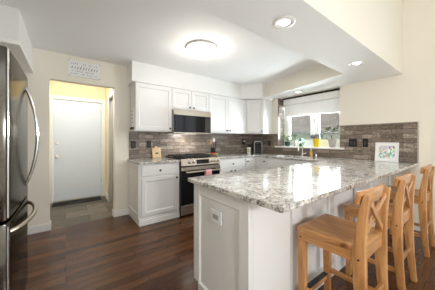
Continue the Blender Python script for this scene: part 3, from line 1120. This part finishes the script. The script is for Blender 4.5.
# ---------------------------------------------------------------- roller shade
t = thing('roller_shade', 'half lowered white roller shade at the top of the kitchen window', 'blind', (4.0, 2.23, 2.05))
MB().box(-.045, -.625, -.045, .045, .59, .084, .012, 3).build('cassette', M['shade'], t)
MB().box(-.05, -.63, .0845, .05, .595, .112, .004).build('shadow_gap', M['knob'], t)  # dark strip stands in for the shaded gap above the cassette
MB().box(-.004, -.61, -.275, -.001, .565, -.045).build('shade_fabric', M['shade_cloth'], t)
MB().box(-.010, -.61, -.297, .004, .565, -.275, .004).build('bottom_bar', M['shade'], t)
for y in (-.640, .595):
    MB().box(-.02, y - (.004 if y < 0 else 0), -.05, .03, y + (.011 if y < 0 else .015), .115, .002).build('bracket', M['knob'], t)

# ---------------------------------------------------------------- outlets
def outlet(name, label, M4, w, h, plate, face, slots=1):
    t = thing(name, label, 'outlet')
    t.matrix_world = M4
    MB().box(-w / 2, -.007, -h / 2, w / 2, 0, h / 2, .002).build('plate', plate, t)
    for k in range(slots):
        c = (k - (slots - 1) / 2) * .046
        MB().box(c - .017, -.0105, -.034, c + .017, -.0072, .034, .002).build('receptacle', face, t)
    return t


DK = plain('dark_receptacle', (.03, .028, .027), .3)
T = Matrix.Translation
RZm = Matrix.Rotation(R(-90), 4, 'Z')
G = 'black wall outlets on the tiled backsplash'
outlet('wall_outlet', 'black outlet plate on the tile left of the cutting board, nearest the doorway', T((.913, YB - .0105, 1.155)), .075, .117, M['black'], DK)
outlet('wall_outlet', 'black outlet plate on the tile just left above the cutting board', T((1.172, YB - .0105, 1.152)), .075, .117, M['black'], DK)
outlet('wall_outlet', 'black outlet plate on the tile left of the window sill, above the corner worktop', T((XR - .0105, 3.11, 1.152)) @ RZm, .075, .117, M['black'], DK)
outlet('wall_switch', 'wide black double switch plate on the tile right of the window', T((XR - .0105, 1.375, 1.182)) @ RZm, .118, .13, M['black'], DK, 2)
outlet('wall_switch', 'narrow black single switch plate on the tile above the framed print', T((XR - .0105, 1.20, 1.184)) @ RZm, .075, .13, M['black'], DK)
outlet('wall_outlet', 'white outlet plate with grey sockets on the end panel of the peninsula', T((.8515, 1.155, .692)) @ RZm, .122, .085, M['paper'], M['grey'])
t = bpy.data.objects['wall_outlet.003']
t.children[1].rotation_euler = (0, R(90), 0)

# ---------------------------------------------------------------- small things
# sign over the doorway
t = thing('wall_sign', 'small white lettered plaque on the wall above the doorway', 'sign', (.231, YB, 2.265))
MB().box(-.20, -.014, -.112, .20, 0, .112, .002).build('panel', M['paper'], t)
rng = random.Random(4)
ink = MB()
for zc, h, step, x0, x1, th in ((.072, .024, .024, -.165, .170, .004), (.018, .052, .034, -.160, .150, .006), (-.036, .020, .020, -.175, .165, .004), (-.075, .018, .017, -.175, .165, .0035)):
    x = x0
    while x < x1:
        if rng.random() < .82:
            lean = h * .25
            a = rng.uniform(.5, 1.0)
            ink.tube([(x, -.0145, zc - h / 2), (x + lean, -.0145, zc - h / 2 + h * a)], th * .6, 6)
            if rng.random() < .7:
                ink.tube([(x + lean * .5, -.0145, zc), (x + step * .5, -.0145, zc + h * rng.uniform(-.4, .4))], th * .5, 6)
        x += step
ink.build('lettering', M['ink'], t)
for x in (-.19, .19):
    for z in (-.102, .102):
        MB().lathe([(.005, 0), (.004, .004), (0, .005)], (0, 0, 0), 8, T((x, -.014, z)) @ RX).build('screw', M['knob'], t)

# door mat
o = MB().box(-.20, 4.80, .0005, .60, 5.07, .010, .003).build('door_mat', M['mat'])
tag(o, 'long charcoal door mat on the tile before the white door', 'mat')

# cutting board
t = thing('cutting_board', 'light wooden paddle cutting board leaning on the tile left of the range', 'cutting board', (1.295, 3.530, .9142))
t.rotation_euler = (R(-12), 0, 0)
pts = [(-.078, 0), (.078, 0), (.078, .176), (.072, .182), (.022, .184), (.018, .206), (.008, .213), (-.008, .213), (-.018, .206), (-.022, .184), (-.072, .182), (-.078, .176)]
m = MB().prism([(x, z) for x, z in pts], -.009, .009, .003, Matrix.Rotation(R(90), 4, 'X'))
m.build('board', M['board'], t)
MB().box(-.025, -.0105, .07, .03, -.0092, .095, .0004).build('burned_mark', M['bark'], t)

# framed print
t = thing('framed_print', 'white framed colourful print leaning on the tile at the end of the peninsula', 'picture', (3.775, .925, .9142), R(-90))
t.rotation_euler = (R(-9), 0, R(-90))
fm = MB()
W2, H2, b_ = .137, .282, .022
fm.box(-W2, -.010, 0, -W2 + b_, .010, H2, .002).box(W2 - b_, -.010, 0, W2, .010, H2, .002).box(-W2 + b_, -.010, 0, W2 - b_, .010, b_, .002).box(-W2 + b_, -.010, H2 - b_, W2 - b_, .010, H2, .002)
fm.build('frame', M['white'], t)
MB().box(-W2 + b_, -.004, b_, W2 - b_, .008, H2 - b_).build('mount', M['paper'], t)
MB().box(-W2 + .042, -.0055, .05, W2 - .042, -.0041, H2 - .05).build('print', M['map'], t)

# coffee maker
t = thing('coffee_maker', 'black and silver single cup coffee maker in the worktop corner', 'coffee maker', (3.665, 3.33, .9142), R(-40))
MB().box(-.085, .02, 0, .085, .13, .27, .015, 3).build('tank_body', M['black'], t)
MB().box(-.085, -.13, 0, .085, .02, .03, .008).build('drip_tray', M['black'], t)
MB().box(-.085, -.12, .205, .085, .02, .285, .02, 3).build('brew_head', M['black'], t)
MB().tube([(-.088, -.125, .01), (-.088, -.125, .24), (-.06, -.128, .285), (.06, -.128, .285), (.088, -.125, .24), (.088, -.125, .01)], .010, 8).build('trim_band', M['silver'], t, True)
# canister left of it
t = thing('canister', 'white canister with a pale yellow label left of the coffee maker', 'canister', (3.45, 3.40, .9142))
MB().lathe([(0, 0), (.046, 0), (.048, .01), (.048, .135), (.043, .145), (.043, .15), (0, .15)], (0, 0, 0), 24).build('jar', M['paper'], t, True)
MB().lathe([(.0488, .035), (.0492, .04), (.0492, .105), (.0488, .11)], (0, 0, 0), 24, cap=False).build('paper_label', M['label_yellow'], t, True)
MB().lathe([(.045, .1505), (.048, .155), (.048, .185), (.03, .195), (0, .195)], (0, 0, 0), 24).build('lid', M['black'], t, True)
# plugged black box on the tile above the canister
t = thing('plug_adapter', 'black plug adapter on the tile above the canister', 'outlet', (3.46, YB - .0105, 1.19))
MB().box(-.045, -.007, -.07, .045, 0, .07, .003).build('plate', M['black'], t)
MB().box(-.018, -.04, -.005, .022, -.0072, .035, .006).build('plug', M['paper'], t)

# utensil crock on a tray
t = thing('serving_tray', 'small lime green oval tray with raised rim right of the range', 'tray', (2.43, 3.44, .9142))
prof = [(0, 0), (.09, 0), (.115, .012), (.125, .035), (.119, .036), (.108, .016), (.085, .007), (0, .007)]
MB().lathe(prof, (0, 0, 0), 32).build('dish', M['lime'], t, True)
t = thing('utensil_crock', 'dark utensil crock with a red base standing on the lime green tray', 'crock', (2.45, 3.44, .9215))
MB().lathe([(0, 0), (.052, 0), (.058, .01), (.058, .045), (.054, .05)], (0, 0, 0), 24, cap=False).build('red_base', M['red'], t, True)
MB().lathe([(.050, .05), (.054, .06), (.054, .15), (.050, .15), (.049, .06), (0, .055)], (0, 0, 0), 24, cap=False).build('pot', M['black'], t, True)
t = thing('cooking_spatula', 'orange cooking spatula sticking up from the crock, left one', 'utensil', (2.43, 3.435, .98))
MB().tube([(0, 0, 0), (-.03, 0, .17)], .006, 8).build('shaft', M['bark'], t, True)
MB().bar((-.029, 0, .165), (-.045, 0, .255), .045, .008, (1, 0, 0), .003).build('blade', M['orange'], t)
t = thing('serving_spoon', 'white serving spoon sticking up highest from the crock', 'utensil', (2.46, 3.45, .98))
MB().tube([(0, 0, 0), (.012, 0, .20)], .006, 8).build('shaft', M['black'], t, True)
m = MB().lathe([(0, -.045), (.018, -.037), (.029, -.01), (.030, .01), (.020, .037), (0, .045)], (0, 0, 0), 16, T((.016, 0, .245)) @ Matrix.Diagonal((1, .35, 1, 1)))
m.build('bowl', M['paper'], t, True)
t = thing('cooking_tongs', 'black cooking tongs leaning to the right in the crock', 'utensil', (2.475, 3.425, 1.0))
MB().tube([(-.005, 0, 0), (.035, 0, .21)], .006, 8).tube([(.005, .012, 0), (.05, .012, .20)], .006, 8).build('arms', M['black'], t, True)
MB().lathe([(0, -.012), (.012, 0), (0, .012)], (0.043, .006, .212), 10).build('hinge_end', M['silver'], t, True)

# organizer hanging on the side of the first upper cabinet
t = thing('hanging_calendar', 'narrow white paper calendar hanging on the side of the upper cabinet by the doorway', 'calendar', (.8665, 3.45, 1.59), R(-90))
MB().box(-.09, -.006, -.13, .09, 0, .15, .002).build('backing', M['paper'], t)
for z in (-.08, -.02, .04, .10):
    MB().box(-.07, -.0075, z, .06, -.0062, z + .012).build('printed_line', M['grey'], t)
t = thing('key_hook_rack', 'small dark hook rack under the hanging calendar on the cabinet side', 'hook rack', (.8665, 3.45, 1.40), R(-90))
MB().box(-.08, -.012, 0, .08, 0, .04, .003).build('backplate', M['bark'], t)
for x in (-.05, 0, .05):
    MB().tube([(x, -.012, .02), (x, -.03, .012), (x, -.032, .028)], .004, 8).build('hook', M['knob'], t, True)

# ---------------------------------------------------------------- window sill things
SZ = 1.0955
def leafy(mb, rng, n, cx, cz, rx, rz, ry, size):
    """n small pointed leaves, each a bent four-sided blade with thickness, about a centre."""
    for _ in range(n):
        a, e = rng.uniform(0, 2 * PI), rng.uniform(-.3, 1.2)
        r = rng.uniform(.35, 1) ** .6
        p = Vector((r * rx * math.cos(a) * math.cos(e * .7), r * ry * math.sin(a) * math.cos(e * .7), cz + r * rz * math.sin(e)))
        d = Vector((math.cos(a), math.sin(a), rng.uniform(-.2, 1.0))).normalized()
        s = d.cross(Vector((rng.uniform(-.3, .3), rng.uniform(-.3, .3), 1))).normalized()
        nn = d.cross(s).normalized()
        L = size * rng.uniform(.7, 1.2)
        q = [p, p + d * L * .45 + s * L * .28, p + d * L - nn * L * .12, p + d * L * .45 - s * L * .28]
        t_ = nn * .0012
        vs = [mb.bm.verts.new(v + t_) for v in q] + [mb.bm.verts.new(v - t_) for v in q]
        f = mb.bm.faces.new
        f(vs[0:4]); f(vs[7:3:-1])
        for i in range(4):
            j = (i + 1) % 4
            f((vs[i], vs[i + 4], vs[j + 4], vs[j]))
    return mb


rng = random.Random(11)
# dark green pot with pale plant
t = thing('potted_herb', 'pale leafy plant in a dark green pot at the left end of the window sill', 'plant', (3.93, 2.69, SZ))
MB().lathe([(0, 0), (.042, 0), (.055, .03), (.060, .09), (.055, .10), (.050, .10), (.050, .085), (0, .085)], (0, 0, 0), 24).build('pot', M['darkgreen'], t, True)
MB().lathe([(0, .092), (.0495, .092), (.0495, .0855), (0, .0855)], (0, 0, 0), 24).build('soil', M['soil'], t, True)
leafy(MB(), rng, 75, 0, .14, .10, .12, .10, .055).build('foliage', M['leaf_pale'], t)
m = MB()
for k in range(5):
    m.tube([(0, 0, .088), (.03 * math.cos(k * 1.3), .03 * math.sin(k * 1.3), .17)], .003, 6)
m.build('stem', M['leaf'], t)
# blush vase
t = thing('ceramic_vase', 'pale pinkish ceramic vase on the sill just left of the green glass piece', 'vase', (3.95, 2.515, SZ))
MB().lathe([(0, 0), (.026, 0), (.036, .03), (.038, .06), (.026, .10), (.018, .125), (.024, .14), (.020, .14), (.014, .12), (0, .11)], (0, 0, 0), 24).build('vase_body', M['blush'], t, True)
m = leafy(MB(), rng, 26, 0, .20, .045, .055, .045, .045)
m.build('foliage', M['leaf'], t)
m = MB()
for k in range(3):
    m.tube([(0, 0, .112), (.015 * math.cos(k * 2), .015 * math.sin(k * 2), .21)], .0025, 6)
m.build('stem', M['leaf'], t)
# green glass jug
t = thing('glass_jug', 'translucent green glass jug with looped handle on the window sill', 'jug', (3.92, 2.372, SZ))
MB().lathe([(0, 0), (.030, 0), (.048, .03), (.052, .065), (.040, .105), (.022, .14), (.026, .17), (.022, .17), (.018, .14), (.035, .105), (.046, .065), (.042, .03), (.026, .008), (0, .008)], (0, 0, 0), 28).build('jug_body', M['greenglass'], t, True)
MB().tube([(0, -.026, .15), (0, -.06, .15), (0, -.085, .11), (0, -.075, .06), (0, -.05, .045)], .007, 10).build('handle', M['greenglass'], t, True)
# yellow pot
t = thing('potted_violet', 'yellow pot with low grey purple foliage in the middle of the sill', 'plant', (3.93, 2.042, SZ))
MB().lathe([(0, 0), (.046, 0), (.066, .135), (.072, .137), (.074, .160), (.067, .160), (.064, .142), (0, .142)], (0, 0, 0), 28).build('pot', M['yellow'], t, True)
MB().lathe([(0, .150), (.063, .150), (.063, .1425), (0, .1425)], (0, 0, 0), 24).build('soil', M['soil'], t, True)
leafy(MB(), rng, 110, 0, .165, .13, .085, .10, .050).build('foliage', M['leaf_dark'], t)
# grey pot
t = thing('potted_bonsai', 'grey cement pot with an olive leaved bonsai at the right end of the sill', 'plant', (3.93, 1.745, SZ))
MB().lathe([(0, 0), (.048, 0), (.070, .12), (.082, .145), (.080, .15), (.072, .15), (.064, .13), (0, .13)], (0, 0, 0), 28).build('pot', M['stonepot'], t, True)
MB().lathe([(0, .138), (.066, .138), (.066, .1305), (0, .1305)], (0, 0, 0), 24).build('soil', M['soil'], t, True)
MB().tube([(0, 0, .132), (0, .015, .19), (.0, -.01, .25), (0, -.03, .30)], [.010, .008, .006, .004], 8).tube([(0, .012, .19), (0, .06, .24)], .005, 8).build('trunk', M['bark'], t, True)
m = leafy(MB(), rng, 120, 0, .29, .11, .085, .12, .050)
m.build('foliage', M['leaf_olive'], t)
MB().tube([(0, .05, .135), (0, .10, .165), (0, .125, .185)], .005, 8).build('side_shoot', M['bark'], t, True)
